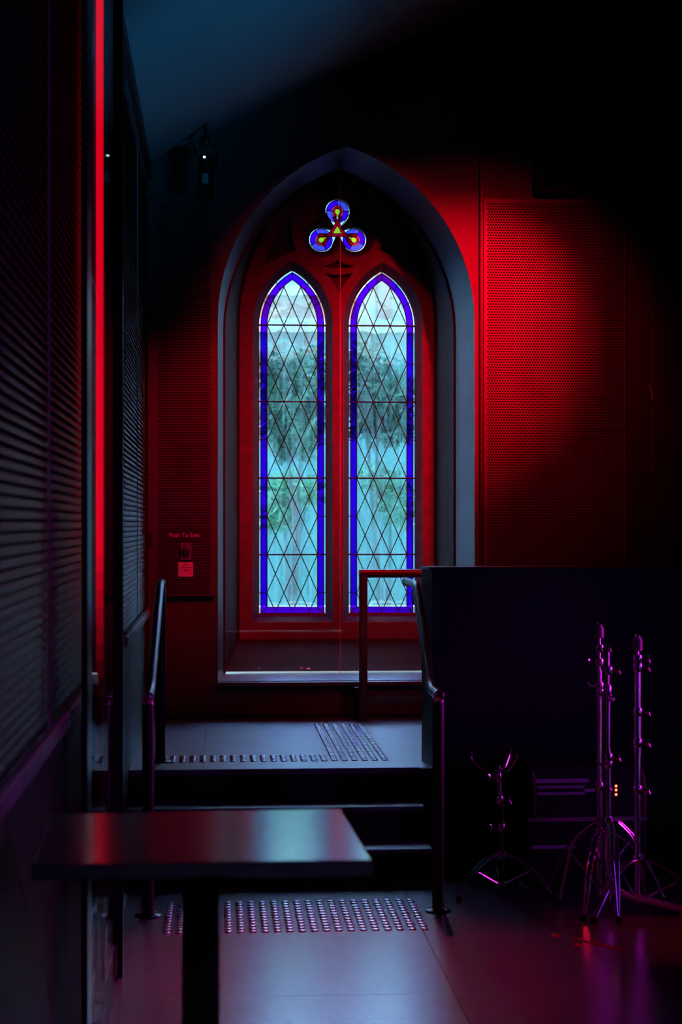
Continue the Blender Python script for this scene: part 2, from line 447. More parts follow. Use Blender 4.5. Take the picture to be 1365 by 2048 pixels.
# door bay: track, posts, red light strip, sliding glass leaf
pa = F(199, 2012)
bay = thing('door_1', (XW, pa.y + .8, 0), kind='structure')
MB().box(XW - .02, XW + .005, YB0, YB1, 0, .006).build('floor_track', 'satin_aluminium', bay)
MB().box(XW + .008, XW + .030, YB0, YB1, 0, .004).build('floor_track', 'satin_aluminium', bay)
x0, x1 = P(190, 1500, pa.y).x, P(209, 1500, pa.y).x
MB().box(x0, x1, pa.y, pa.y + .05, .006, ZE).build('post', 'black_paint', bay)
pb = F(225, 1889)
MB().box(P(215, 1500, pb.y).x, P(236, 1500, pb.y).x, pb.y, pb.y + .10, .006, ZE).build('post', 'black_paint', bay)
MB().box(XW - .03, XW + .03, YB0, YB1, ZE - .10, ZE - .02).build('door_header', 'black_paint', bay)
xa, xb = P(193, 1500, pa.y).x, P(207, 1500, pa.y).x
led = thing('led_light_strip', (xa, pa.y - .014, .02), 'tall vertical red light strip on the narrow door post', 'light strip')
zl = P(200, 1110, pa.y).z
MB().box(xa - .001, xb + .001, pa.y - .006, pa.y - .0005, .02, ZE - .12).build('channel', 'satin_aluminium', led)
MB().box(xa, xb, pa.y - .016, pa.y - .006, zl, ZE - .14).build('diffuser', 'led_red_lens', led, bevel=.003)
for k in range(8):                       # red fade towards the bottom, put into stepped emission
    MB().box(xa, xb, pa.y - .016, pa.y - .006, zl - .06 * (k + 1), zl - .06 * k).build('diffuser', 'led_red_%d' % k, led)
MB().box(xa, xb, pa.y - .014, pa.y - .006, .05, zl - .482).build('cover', 'led_cover_off', led, bevel=.003)
# sliding leaf
XG = F(226, 2000).x
gy0, gy1 = S(181, 1000, XG).y, S(236, 1000, XG).y
leaf = thing('sliding_glass_door', (XG, (gy0 + gy1) / 2, 0), 'tall sliding glass door leaf in black frame in front of the door bay', 'door')
ZG = ZE - .15
MB().box(XG - .004, XG, gy0, gy1, .004, ZG).build('pane', 'door_glass', leaf)
MB().box(XG - .012, XG + .004, S(172, 1000, XG).y, gy0, .0, ZG).build('stile', 'black_steel', leaf)
MB().box(P(235, 1900, gy1).x, P(246, 1900, gy1).x, gy1, gy1 + .03, .0, ZG).build('stile', 'black_steel', leaf)
MB().box(XG - .012, XG + .004, S(172, 1000, XG).y, gy1 + .03, ZG, ZG + .05).build('head_rail', 'black_steel', leaf)

# ------------------------------------------------------------------ window wall
XC = (P(436, 900, WY).x + P(950, 900, WY).x) / 2
A0 = (P(950, 900, WY).x - P(436, 900, WY).x) / 2
Z_SPR = P(690, 640, WY).z; Z_APX = P(690, 293, WY).z
Z_SILL = P(640, 1363, WY).z
Y1W, Y2W = 11.36, 11.62
def arch(cx, a, z0, zs, rise, n=14, off=0.0, zoff=None):
    """closed pointed arch outline (x, z): counter-clockwise from bottom left; off > 0 moves inwards"""
    R = (a * a + rise * rise) / (2 * a); c = R - a
    a2, R2 = a - off, R - off; zb = z0 + (off if zoff is None else zoff)
    th = math.acos(c / R2)
    pts = [(cx - a2, zb), (cx + a2, zb)]
    pts += [(cx - c + R2 * math.cos(th * k / n), zs + R2 * math.sin(th * k / n)) for k in range(n + 1)]
    pts += [(cx + c - R2 * math.cos(th * k / n), zs + R2 * math.sin(th * k / n)) for k in range(n - 1, -1, -1)]
    return pts
def jamb(cx, a, z0, zs, rise, n=14):            # open outline: bottom right, up and over, bottom left
    p = arch(cx, a, z0, zs, rise, n)
    return p[1:] + [p[0]]
rise0 = Z_APX - Z_SPR
ridge = ceil_z(XRIDGE)
gable = [(XW - .3, 0), (XR, 0), (XR, ceil_z(XR) + .03), (XRIDGE, ridge + .03), (XW - .3, ceil_z(XW) - .1)]
wall_b = plate('wall_back', [gable, arch(XC, A0, Z_SILL, Z_SPR, rise0)], WY, WY + .06, 'wall_paint'); tag(wall_b, kind='structure')
win = thing('window_1', (XC, Y2W, Z_SILL), kind='structure')
a1 = A0 - .035; a2 = P(868, 900, Y2W).x - XC
z2b = P(600, 1276, Y2W).z
L0, L1 = jamb(XC, A0, Z_SILL, Z_SPR, rise0), jamb(XC, a1, Z_SILL, Z_SPR, rise0 - .02)
L2 = jamb(XC, a2, z2b, Z_SPR + .06, 1.10)
def loft(name, A, ya, B, yb, m, parent, flip=False):
    n = len(A); mb = MB()
    mb.add([(x, ya, z) for x, z in A] + [(x, yb, z) for x, z in B], [(i, i + 1, n + i + 1, n + i) for i in range(n - 1)])
    o = mb.build(name, m, parent, smooth=True, fix=False)
    return o
loft('reveal_lining', L0, WY + .001, L1, Y1W, 'lining_paint', win)
# small return behind the lining, then the old stone splay
L1b = jamb(XC, a1 - .014, Z_SILL, Z_SPR, rise0 - .04)
loft('lining_edge', L1, Y1W, L1b, Y1W + .004, 'black_paint', win)
loft('stone_splay', L1b, Y1W + .004, L2, Y2W + .01, 'splay_shaded', win)
MB().add([(XC - a1, Y1W, Z_SILL + .012), (XC + a1, Y1W, Z_SILL + .012), (XC + a2 + .01, Y2W + .01, z2b), (XC - a2 - .01, Y2W + .01, z2b)], [(0, 1, 2, 3)]).build('sloping_sill', 'splay_shaded', win)
sill = MB().box(XC - A0 - .005, XC + A0 + .005, WY - .03, Y1W + .02, Z_SILL - .025, Z_SILL).build('window_sill', 'sill_board', win, bevel=.003)

# lancets
YG = 11.72
def gx(px_): return P(px_, 900, YG).x
LW = ((gx(653) - gx(517)) + (gx(831) - gx(697))) / 4
CL, CR = (gx(517) + gx(653)) / 2, (gx(697) + gx(831)) / 2
ZB, ZS_, ZA = P(640, 1231, YG).z, P(640, 652, YG).z, P(640, 540, YG).z
RISE = ZA - ZS_
DZ = (P(640, 651, YG).z - P(640, 1109, YG).z) / 12
ESH = .048
YT0, YT1, YT2 = Y2W, Y2W + .05, YG - .012
def lanc(cx, off, n=14, zoff=None): return arch(cx, LW, ZB, ZS_, RISE, n, off, zoff)
def wz(px_, py_): p = P(px_, py_, Y2W); return (p.x, p.z)
# trefoil outline: three lobes
TC = Vector((P(675, 463, YG).x, P(675, 463, YG).z))
LOB = [Vector((P(a, b, YG).x, P(a, b, YG).z)) for a, b in ((675.5, 423), (643, 480), (708.5, 480))]
LR = 25.5 * 11.72 / 3500
def trefoil(rad, n=72):
    out = []
    for k in range(n):
        t = 2 * PI * k / n; d = Vector((math.cos(t), math.sin(t))); best = rad * .45
        for c in LOB:
            q = c - TC; b = q.dot(d); disc = b * b - (q.length_squared - rad * rad)
            if disc > 0: best = max(best, b + math.sqrt(disc))
        out.append((TC.x + best * d.x, TC.y + best * d.y))
    return out
sp_l = [(527, 530), (541, 492), (562, 455), (585, 425), (583, 452), (585, 478), (592, 500), (566, 511), (545, 521)]
sp_r = [(2 * 676 - a, b) for a, b in reversed(sp_l)]
cres = [(648, 532), (662, 529), (678, 520), (692, 529), (709, 532), (692, 536), (665, 536)]
tri = [(651, 546), (664, 549), (678, 550), (692, 549), (706, 546), (692, 562), (679, 586), (666, 562)]
tri = [(a - 0, b) for a, b in tri]
front = [arch(XC, a2 + .03, z2b - .04, Z_SPR + .06, 1.13), lanc(CL, -.036), lanc(CR, -.036), trefoil(LR + .042)]
front += [[wz(a, b) for a, b in q] for q in (sp_l, sp_r, cres, tri)]
plate('tracery', front, YT0, YT1, 'stone_paint', win, bev=.006)
back = [arch(XC, a2 + .05, z2b - .06, Z_SPR + .06, 1.15), lanc(CL, 0.0), lanc(CR, 0.0), trefoil(LR)]
plate('tracery_backing', back, YT2 - .03, YG + .05, 'stone_shaded', win)
def ring_loft(name, A, ya, B, yb, m):
    n = len(A); mb = MB()
    mb.add([(x, ya, z) for x, z in A] + [(x, yb, z) for x, z in B], [(i, (i + 1) % n, n + (i + 1) % n, n + i) for i in range(n)])
    return mb.build(name, m, win, smooth=True, fix=False)
for c in (CL, CR):
    ring_loft('chamfer', lanc(c, -.036), YT0 + .004, lanc(c, -.004), YT2 - .031, 'stone_shaded')
ring_loft('chamfer', trefoil(LR + .042), YT0 + .004, trefoil(LR + .002), YT2 - .031, 'stone_shaded')

def clip(poly, region):                          # Sutherland-Hodgman against a convex ccw region
    out = poly
    n = len(region)
    for i in range(n):
        a, b = region[i], region[(i + 1) % n]
        if (a[0] - b[0]) ** 2 + (a[1] - b[1]) ** 2 < 1e-12: continue
        def side(p): return (b[0] - a[0]) * (p[1] - a[1]) - (b[1] - a[1]) * (p[0] - a[0])
        res = []
        for k in range(len(out)):
            p, q = out[k], out[(k + 1) % len(out)]
            sp, sq = side(p), side(q)
            if sp >= 0: res.append(p)
            if sp * sq < 0:
                t = sp / (sp - sq); res.append((p[0] + t * (q[0] - p[0]), p[1] + t * (q[1] - p[1])))
        out = res
        if len(out) < 3: return []
    return out
def area2(p): return abs(sum(p[i][0] * p[(i + 1) % len(p)][1] - p[(i + 1) % len(p)][0] * p[i][1] for i in range(len(p)))) / 2
E1, E2 = .0165, .0165 + .041                     # clear edge strip, violet border
def lancet(cx):
    lead = MB()
    inner = lanc(cx, E2)
    ai = LW - E2; px_ = 2 * ai / 3                # three quarries wide
    zt = P(640, 651, YG).z
    cells = []
    for r in range(-20, 8):
        for c in range(-1, 4):
            zc_ = zt + r * DZ
            xc_ = cx - ai + (c + (.5 if r % 2 == 0 else 0.0)) * px_
            # even rows: centre on the bar line between nodes
            cells.append([(xc_ - px_ / 2, zc_), (xc_, zc_ - DZ), (xc_ + px_ / 2, zc_), (xc_, zc_ + DZ)])
    panes = []
    for q in cells:
        g = clip(q, inner)
        if len(g) >= 3 and area2(g) > 2e-4: panes.append(g)
    rl = .0036
    # lattice lines
    for sgn in (1, -1):
        for k in range(-30, 30):
            x0_ = cx - ai + k * px_; L = 30
            a = (x0_ - L * px_ / 2 * sgn, zt - L * DZ); b = (x0_ + L * px_ / 2 * sgn, zt + L * DZ)
            n_ = Vector((-(b[1] - a[1]), b[0] - a[0])).normalized() * 1e-4
            g = clip([(a[0] - n_.x, a[1] - n_.y), (b[0] - n_.x, b[1] - n_.y), (b[0] + n_.x, b[1] + n_.y), (a[0] + n_.x, a[1] + n_.y)], inner)
            if len(g) < 3: continue
            g.sort(key=lambda p: p[1]); p, q = g[0], g[-1]
            if (p[0] - q[0]) ** 2 + (p[1] - q[1]) ** 2 < 4e-4: continue
            lead.tube([(p[0], YG, p[1]), (q[0], YG, q[1])], rl, 6)
    for off, rr in ((.001, .004), (E1, .0032), (E2, .0034)):
        o = lanc(cx, off, 14, zoff=off if off > E1 else (.001 if off < .01 else E1))
        lead.tube([(x, YG, z) for x, z in o] + [(o[0][0], YG, o[0][1])], rr, 6)
    # stations along one side: z levels on the jamb then fractions of the arc
    stations = []
    z = zt
    lv = [zt - 2 * DZ * k for k in range(0, 9)]
    lv = [q for q in lv if q > ZB + .06]
    zbot = ZB + .002
    def side_pt(off, s, sg):                      # s: ('z', z) or ('t', frac)
        R = (LW * LW + RISE * RISE) / (2 * LW); c = R - LW; R2 = R - off
        if s[0] == 'z': return (cx + sg * (LW - off), s[1])
        th = math.acos(c / R2) * s[1]
        return (cx + sg * (-c + R2 * math.cos(th)), ZS_ + R2 * math.sin(th))
    st = [('z', zbot)] + [('z', q) for q in reversed(lv)] + [('t', .37), ('t', .70), ('t', 1.0)]
    st[len(lv)] = ('t', 0.0)
    # ties
    for sg in (-1, 1):
        for s in st[1:-1]:
            a, b = side_pt(.0, s, sg), side_pt(E2, s, sg); lead.tube([(a[0], YG, a[1]), (b[0], YG, b[1])], .0032, 6)
    a, b = side_pt(.0, ('t', 1), 1), side_pt(E2, ('t', 1), 1); lead.tube([(a[0], YG, a[1]), (b[0], YG, b[1])], .0036, 6)
    zi = ZB + E2
    for k in range(3):
        x_ = cx - ai + (k + .5) * px_
        lead.tube([(x_, YG, ZB + E1), (x_, YG, zi)], .003, 6)
    for sg in (-1, 1):
        lead.tube([(cx + sg * (LW - E1), YG, ZB + E1), (cx + sg * ai, YG, zi)], .003, 6)
    # saddle bars
    for k in range(0, 4):
        zb_ = zt - 4 * DZ * k
        lead.tube([(cx - LW - .004, YG - .010, zb_), (cx + LW + .004, YG - .010, zb_)], .005, 8)
    L = lead.build('leadwork', 'lead', win, smooth=True)
    for g in panes:
        MB().prism(g, YG - .002, YG + .002).build('pane', 'glass_clear', L)
    def strip(o0, o1, m):
        for sg in (-1, 1):
            for s0, s1 in zip(st[:-1], st[1:]):
                A, B = [], []
                nn = 5 if s1[0] == 't' and s0[0] == 't' else 1
                for k in range(nn + 1):
                    if nn == 1: s = s0 if k == 0 else s1
                    else: s = ('t', s0[1] + (s1[1] - s0[1]) * k / nn)
                    A.append(side_pt(o0, s, sg)); B.append(side_pt(o1, s, sg))
                if s0 == ('z', zbot) and o1 > E1 + .01:
                    A[0] = (A[0][0], ZB + E1); B[0] = (B[0][0], zi)
                mb = MB().prism(A + B[::-1], YG - .002, YG + .002)
                mb.build('border_pane', m, L)
    strip(.001, E1, 'glass_edge'); strip(E1, E2, 'glass_violet')
    xs_ = [cx - LW + E1] + [cx - ai + (k + .5) * px_ for k in range(3)] + [cx + LW - E1]
    xi_ = [cx - ai] + xs_[1:4] + [cx + ai]
    for k in range(4):
        MB().prism([(xs_[k], ZB + E1), (xs_[k + 1], ZB + E1), (xi_[k + 1], zi), (xi_[k], zi)], YG - .002, YG + .002).build('border_pane', 'glass_violet', L)
    MB().box(cx - LW, cx + LW, YG - .004, YG + .004, ZB - .002, ZB + E1).build('bottom_fillet', 'stone_paint', L)
lancet(CL); lancet(CR)

# trefoil glazing
def ring(c, r0, r1, t0, t1, n=8):
    a = [(c.x + r1 * math.cos(t0 + (t1 - t0) * k / n), c.y + r1 * math.sin(t0 + (t1 - t0) * k / n)) for k in range(n + 1)]
    b = [(c.x + r0 * math.cos(t0 + (t1 - t0) * k / n), c.y + r0 * math.sin(t0 + (t1 - t0) * k / n)) for k in range(n + 1)]
    return a + b[::-1]
tl = MB()
tf = trefoil(LR - .001)
tl.tube([(x, YG, z) for x, z in tf + [tf[0]]], .003, 6)
k_px = 11.72 / 3500
pieces = []
for c in LOB:
    out_dir = (c - TC).normalized(); t0 = math.atan2(out_dir.y, out_dir.x)
    span = math.radians(174)
    for rr in (LR - .011, LR - .045):
        tl.tube([(c.x + rr * math.cos(t0 - span + 2 * span * k / 24), YG, c.y + rr * math.sin(t0 - span + 2 * span * k / 24)) for k in range(25)], .0028, 6)
    for k in range(4):
        u0, u1 = t0 - span + 2 * span * k / 4 + .02, t0 - span + 2 * span * (k + 1) / 4 - .02
        pieces.append((ring(c, LR - .044, LR - .012, u0, u1), 'glass_violet_pale' if (k + LOB.index(c)) % 2 else 'glass_violet', 0))
        pieces.append((ring(c, .021, .037, u0, u1), 'glass_red', 0))
        if k: tl.tube([(c.x + .02 * math.cos(u0 - .02), YG, c.y + .02 * math.sin(u0 - .02)), (c.x + LR * math.cos(u0 - .02), YG, c.y + LR * math.sin(u0 - .02))], .0026, 6)
    dp = [(c.x + .0185 * math.cos(t0 + math.radians(a)), c.y + .0185 * math.sin(t0 + math.radians(a))) for a in range(-125, 126, 25)]
    dp.append((c.x - .044 * out_dir.x, c.y - .044 * out_dir.y))
    pieces.append((dp, 'glass_yellow', 0))
    tl.tube([(x, YG - .003, z) for x, z in dp + [dp[0]]], .0024, 6)
def tp(a, b): p = P(a, b, YG); return Vector((p.x, p.z))
for a, b in (((667, 433), (704, 491)), ((683, 433), (647, 491)), ((638, 470.5), (714, 470.5))):
    a, b = tp(*a), tp(*b); d = (b - a).normalized(); nn = Vector((-d.y, d.x)) * .0105
    pieces.append(([tuple(a - nn), tuple(b - nn), tuple(b + nn), tuple(a + nn)], 'glass_red', 1))
    for sg in (-1, 1): tl.tube([(a.x + sg * nn.x, YG - .004, a.y + sg * nn.y), (b.x + sg * nn.x, YG - .004, b.y + sg * nn.y)], .0022, 6)
pieces.append(([tuple(tp(675, 451)), tuple(tp(665.5, 466.5)), tuple(tp(684.5, 466.5))], 'glass_yellow', 0))
TLo = tl.build('leadwork', 'lead', win, smooth=True)
for q, m, lay in pieces:
    MB().prism(q, YG - .002 - .0045 * lay, YG + .001 - .0045 * lay).build('pane', m, TLo)
MB().prism(trefoil(LR - .001), YG + .003, YG + .006).build('pane', 'glass_edge', TLo)

# secondary glazing: two clear sheets meeting over the mullion
for sg in (-1, 1):
    hp = [p for p in arch(XC, a1 - .016, Z_SILL + .002, Z_SPR, rise0 - .05) if (p[0] - XC) * sg > 1e-6]
    top = max(p[1] for p in arch(XC, a1 - .016, Z_SILL + .002, Z_SPR, rise0 - .05))
    if sg > 0: poly = [(XC + .002, Z_SILL + .001)] + hp + [(XC + .002, top - .002)]
    else: poly = [(XC - .002, top - .002)] + hp[1:] + [hp[0], (XC - .002, Z_SILL + .001)] if False else [(XC - .002, top - .002)] + sorted(hp, key=lambda p: -p[1]) + [(XC - .002, Z_SILL + .001)]
    if sg > 0: poly = [(XC + .002, Z_SILL + .001)] + sorted(hp, key=lambda p: p[1]) + [(XC + .002, top - .002)]
    o = thing('x', (0, 0, 0)) if False else MB().prism(poly, Y1W - .03, Y1W - .027).build('glazing_sheet', 'acrylic', win)
MB().box(XC - .0022, XC + .0022, Y1W - .032, Y1W - .026, Z_SILL + .001, Z_APX - .03).build('glazing_joint', 'strip_clear', win)

# paint chips on the sill
for a, b, r in ((603, 1336, .012), (617, 1337, .016), (519, 1336, .005)):
    p = P(a, b, Y1W + .005)
    pts = [(p.x + r * random.uniform(.6, 1.1) * math.cos(t), p.z + .5 * r * random.uniform(.5, 1.1) * math.sin(t)) for t in [k * PI / 4 for k in range(8)]]
    MB().prism(pts, Y1W - .006, Y1W + .012).build('paint_chip', 'chip_plaster', win)

# ------------------------------------------------------------------ acoustic panels on the window wall
def perforated(name, pxl, pxr, pyt, pyb, label, mg=(.03, .03, .03, .03)):
    a, b = P(pxl, pyb, WY), P(pxr, pyt, WY)
    x0, x1, z0, z1 = a.x, b.x, a.z, b.z
    yf = WY - .03
    t = thing(name, ((x0 + x1) / 2, WY, z0), label, 'acoustic panel', 'perforated panels on the window wall')
    MB().box(x0 + .002, x1 - .002, WY - .008, WY - .002, z0 + .002, z1 - .002).build('backing', 'panel_void', t)
    X0, X1, Z0, Z1 = x0 + mg[0], x1 - mg[1], z0 + mg[2], z1 - mg[3]
    nx, nz = int((X1 - X0) / .0161), int((Z1 - Z0) / .0163)
    cw, ch = (X1 - X0) / nx, (Z1 - Z0) / nz; r = .0060
    V, Fc = [], []
    oc = [(math.cos(k * PI / 4), math.sin(k * PI / 4)) for k in range(8)]
    bx = [(1, 0), (1, 1), (0, 1), (-1, 1), (-1, 0), (-1, -1), (0, -1), (1, -1)]
    for j in range(nz):
        zc_ = Z0 + (j + .5) * ch; off = .5 if j % 2 else 0.0
        for i in range(nx - (1 if off else 0)):
            xc_ = X0 + (i + .5 + off) * cw; k = len(V)
            for (u, v) in bx: V.append((xc_ + u * cw / 2, yf, zc_ + v * ch / 2))
            for (u, v) in oc: V.append((xc_ + u * r, yf, zc_ + v * r))
            for q in range(8): Fc.append((k + q, k + (q + 1) % 8, k + 8 + (q + 1) % 8, k + 8 + q))
        if off:
            for xa_, xb_ in ((X0, X0 + cw / 2), (X1 - cw / 2, X1)):
                k = len(V); V += [(xa_, yf, zc_ - ch / 2), (xb_, yf, zc_ - ch / 2), (xb_, yf, zc_ + ch / 2), (xa_, yf, zc_ + ch / 2)]; Fc.append((k, k + 1, k + 2, k + 3))
    mb = MB(); mb.v = V; mb.f = Fc
    tag(mb.build('perforated_sheet', 'perforated_metal', t, fix=False), kind='stuff')
    fr = MB()
    fr.box(x0, X0, yf - .001, WY - .002, z0, z1); fr.box(X1, x1, yf - .001, WY - .002, z0, z1)
    fr.box(X0, X1, yf - .001, WY - .002, z0, Z0); fr.box(X0, X1, yf - .001, WY - .002, Z1, z1)
    fr.build('frame', 'perforated_metal', t)
    return t
perforated('perforated_panel', 967, 1251, 403, 1440, 'wide perforated metal panel lit red to the right of the arched window', (.018, .006, .02, .022))
perforated('perforated_panel', 313, 431, 398, 1192, 'narrow perforated metal panel between the blind and the arched window', (.008, .028, .01, .024))
perforated('perforated_panel', 1300, 1480, 370, 1440, 'dim perforated metal panel beyond the black wall pier', (.01, .01, .02, .02))
t1 = MB().box(P(960, 800, WY).x, P(965, 800, WY).x, WY - .034, WY - .0005, ZP, ceil_z(P(962, 0, WY).x) - .01).build('trim_1', 'black_paint'); tag(t1, kind='structure')
t2 = MB().box(P(1252, 800, WY).x, P(1299, 800, WY).x, WY - .06, WY - .0005, ZP, ceil_z(P(1275, 0, WY).x) - .05).build('trim_2', 'black_paint'); tag(t2, kind='structure')
t3 = MB().box(P(296, 800, WY).x, P(312.4, 800, WY).x, WY - .03, WY - .0005, ZP, P(300, 398, WY).z).build('trim_3', 'wall_paint'); tag(t3, kind='structure')
bb = MB().box(XW - .02, XR, WY - .012, WY - .0005, ZP, ZP + .03).build('baseboard_back', 'black_paint'); tag(bb, kind='structure')

# push to exit button
sg_ = P(369, 1070, WY)
ex = thing('exit_button', tuple(P(372, 1125, WY - .034)), 'push to exit lettering above a steel button plate on the narrow panel', 'exit button')
bp0, bp1 = P(361.5, 1120, WY), P(383, 1086, WY)
text_mesh('lettering', 'Push To Exit', .036, (P(369, 1074, WY).x, WY - .0335, P(369, 1074, WY).z), 'label_white', ex)
MB().box(P(336, 1083, WY).x, P(404, 1058, WY).x, WY - .0325, WY - .0305, P(300, 1083, WY).z, P(300, 1058, WY).z).build('sign_plate', 'black_paint', ex)
MB().box(bp0.x, bp1.x, WY - .044, WY - .032, bp0.z, bp1.z).build('button_plate', 'plate_steel', ex, bevel=.002)
bc = P(371.5, 1103.5, WY)
MB().lathe((bc.x, WY - .044, bc.z), [(.027, 0), (.027, .006), (.024, .010), (.02, .011)], 20, (0, -1, 0)).build('button', 'black_paint', ex, smooth=True)
for yy in (1090, 1119):
    q = P(371.5, yy, WY); MB().lathe((q.x, WY - .044, q.z), [(.005, 0), (.005, .0015), (.003, .002)], 10, (0, -1, 0)).build('screw', 'chrome', ex)
st = thing('notice_sticker', tuple(P(371, 1153, WY - .034)), 'small pale square notice with dark lines stuck under the exit button', 'notice')
a, b = P(357, 1153, WY), P(386.5, 1124, WY)
MB().box(a.x, b.x, WY - .035, WY - .032, a.z, b.z).build('paper', 'label_white', st)
for xx0, xx1, yy, hh in ((366, 376, 1128, 1), (364, 378, 1131, 1), (361, 383, 1134.5, 1.3), (361, 382, 1140, .8), (369, 373, 1139, 2)):
    a, b = P(xx0, yy + hh, WY), P(xx1, yy, WY)
    MB().box(a.x, b.x, WY - .0356, WY - .0350, a.z, b.z).build('printed_line', 'print_dark', st)

# door pull plate at the corner
q0, q1 = P(295, 1096, 10.6), P(305, 1065, 10.6)
dp_ = MB().box(XW - .0, q1.x, 10.56, 10.62, q0.z, q1.z).build('wall_switch_box', 'black_paint', bevel=.004)
tag(dp_, 'small black box on the corner beside the narrow perforated panel', 'switch box')

# ------------------------------------------------------------------ remaining shell
def slab(name, pts, m):
    n = Vector((pts[1][0] - pts[0][0], pts[1][1] - pts[0][1], pts[1][2] - pts[0][2])).cross(Vector(pts[2]) - Vector(pts[0])).normalized() * .06
    if n.z < 0: n = -n
    mb = MB(); mb.add(list(pts) + [tuple(Vector(p) + n) for p in pts], [(0, 1, 2, 3), (7, 6, 5, 4), (0, 4, 5, 1), (1, 5, 6, 2), (2, 6, 7, 3), (3, 7, 4, 0)])
    o = mb.build(name, m); tag(o, kind='structure'); return o
slab('ceiling', [(XW - .3, -4, ceil_z(XW - .3)), (XRIDGE, -4, ridge), (XRIDGE, WY + .1, ridge), (XW - .3, WY + .1, ceil_z(XW - .3))], 'ceiling_paint')
slab('ceiling', [(XRIDGE, -4, ridge), (XR + .1, -4, ceil_z(XR + .1)), (XR + .1, WY + .1, ceil_z(XR + .1)), (XRIDGE, WY + .1, ridge)], 'ceiling_paint')
o = MB().box(XR, XR + .1, -4.0, WY + .1, 0, ceil_z(XR) + .1).build('wall_right', 'black_paint'); tag(o, kind='structure')
mb = MB(); mb.prism([(XW - .6, 0), (XR + .1, 0), (XR + .1, ceil_z(XR) + .1), (XRIDGE, ridge + .1), (XW - .6, ceil_z(XW))], -4.1, -4.0)
o = mb.build('wall_front', 'black_paint'); tag(o, kind='structure')

# ------------------------------------------------------------------ balustrade and rails
pA, pB = F(868, 1537, ZP), F(844, 1522, ZP)
ZT = P(900, 1134, 8.6).z
bal = thing('balustrade', (pA.x + 1.0, 8.66, ZP), 'solid black balustrade wall beside the stairs, behind the drum hardware', 'balustrade')
MB().prismz([(pA.x, YS[2] + .01), (XR - .2, YS[2] + .01), (XR - .2, pB.y), (pB.x, pB.y)], ZP + .0005, ZT - .012).build('panel', 'black_paint', bal)
MB().prismz([(pA.x - .012, YS[2] - .0), (XR - .2, YS[2] - .0), (XR - .2, pB.y + .01), (pB.x - .006, pB.y + .01)], ZT - .012, ZT).build('capping', 'black_steel', bal)
fas = MB().box(sxr + .004, XR, YS[2] - .04, YS[2] - .013, 0, ZP - .001).build('trim_4', 'black_paint'); tag(fas, kind='structure')

def flange(c, r, parent):
    mb = MB().lathe(c, [(r, 0), (r, .006), (r * .9, .009), (.03, .011)], 24)
    f = mb.build('flange', 'black_steel', parent, smooth=True)
    for k in range(4):
        t = PI / 4 + k * PI / 2
        MB().lathe((c[0] + .72 * r * math.cos(t), c[1] + .72 * r * math.sin(t), c[2] + .009), [(.006, 0), (.006, .004), (.003, .006)], 8).build('bolt', 'chrome', f, smooth=True)
def handrail(pl, pu, label, top_end, post_up=True):
    zl, zu = P(868, 1392, pl.y).z + .005, P(820, 1168, 8.75).z
    t = thing('handrail', (pl.x, pl.y, 0), label, 'handrail', 'stair handrails')
    r = .021
    MB().tube([(pl.x, pl.y, .006), (pl.x, pl.y, zl - .03)], .026, 16).build('post', 'black_steel', t, smooth=True)
    flange((pl.x, pl.y, .0), .056, t)
    path = [(pl.x, pl.y - .03, zl), (pl.x, pl.y + .26, zl), (pu.x, pu.y - .06, zu), (pu.x, top_end, zu)]
    MB().tube(bend(path, .08), r, 16).build('rail', 'black_steel', t, smooth=True)
    for e, dy in ((path[0], -1), (path[-1], 1)):
        MB().lathe(e, [(r * 1.15, -.02), (r * 1.15, .004), (r * .8, .010), (.004, .012)], 16, (0, dy, 0)).build('end_cap', 'chrome', t, smooth=True)
    MB().tube([(pl.x, pl.y, zl - .05), (pl.x, pl.y, zl)], .024, 16).build('elbow', 'chrome', t, smooth=True)
    if post_up:
        MB().tube([(pu.x, pu.y, ZP + .006), (pu.x, pu.y, zu - .01)], .026, 16).build('post', 'black_steel', t, smooth=True)
        flange((pu.x, pu.y, ZP), .056, t)
    else:
        MB().tube(bend([(pu.x, pu.y + .02, zu - .02), (pu.x, pu.y + .02, zu - .10), (pB.x - .016, pu.y + .02, zu - .10)], .03), .012, 10).build('bracket', 'black_steel', t, smooth=True)
    return t
handrail(F(297, 1832), F(321, 1524, ZP), 'black pipe handrail rising along the left wall side of the stairs', 9.0)
rr_ = F(877, 1822)
handrail(rr_, Vector((P(846, 1300, 8.7).x - .04, 8.7, 0)), 'black pipe handrail rising against the black balustrade', P(808, 1170, 9.1).y, False)
# guard rail in front of the window
g0 = F(727, 1443, ZP); zt_ = P(727, 1147, g0.y).z
gr = thing('guard_rail', (g0.x, g0.y, ZP), 'square pipe guard rail frame standing in front of the right window light', 'guard rail')
MB().tube([(g0.x, g0.y, ZP + .001), (g0.x, g0.y, zt_ - .0)], .0265, 16).build('post', 'rail_paint', gr, smooth=True)
MB().tube([(g0.x - .0265, g0.y, zt_), (g0.x + 1.5, g0.y, zt_)], .0265, 16).build('top_rail', 'rail_paint', gr, smooth=True)
MB().tube([(g0.x + 1.4, g0.y, ZP + .001), (g0.x + 1.4, g0.y, zt_)], .0265, 16).build('post', 'rail_paint', gr, smooth=True)
zm = P(780, 1394, g0.y).z
MB().box(g0.x, g0.x + 1.4, g0.y - .004, g0.y + .004, zm - .055, zm).build('toe_board', 'rail_paint', gr)
kb0 = P(708, 1400, WY - .05)
kb = MB().box(kb0.x, kb0.x + .06, WY - .10, WY - .013, ZP, P(708, 1372, WY).z).build('black_block', 'black_paint', bevel=.004)  # plain black block at the wall foot, behind the guard rail
tag(kb, 'small black box standing against the wall under the window sill', 'power box')

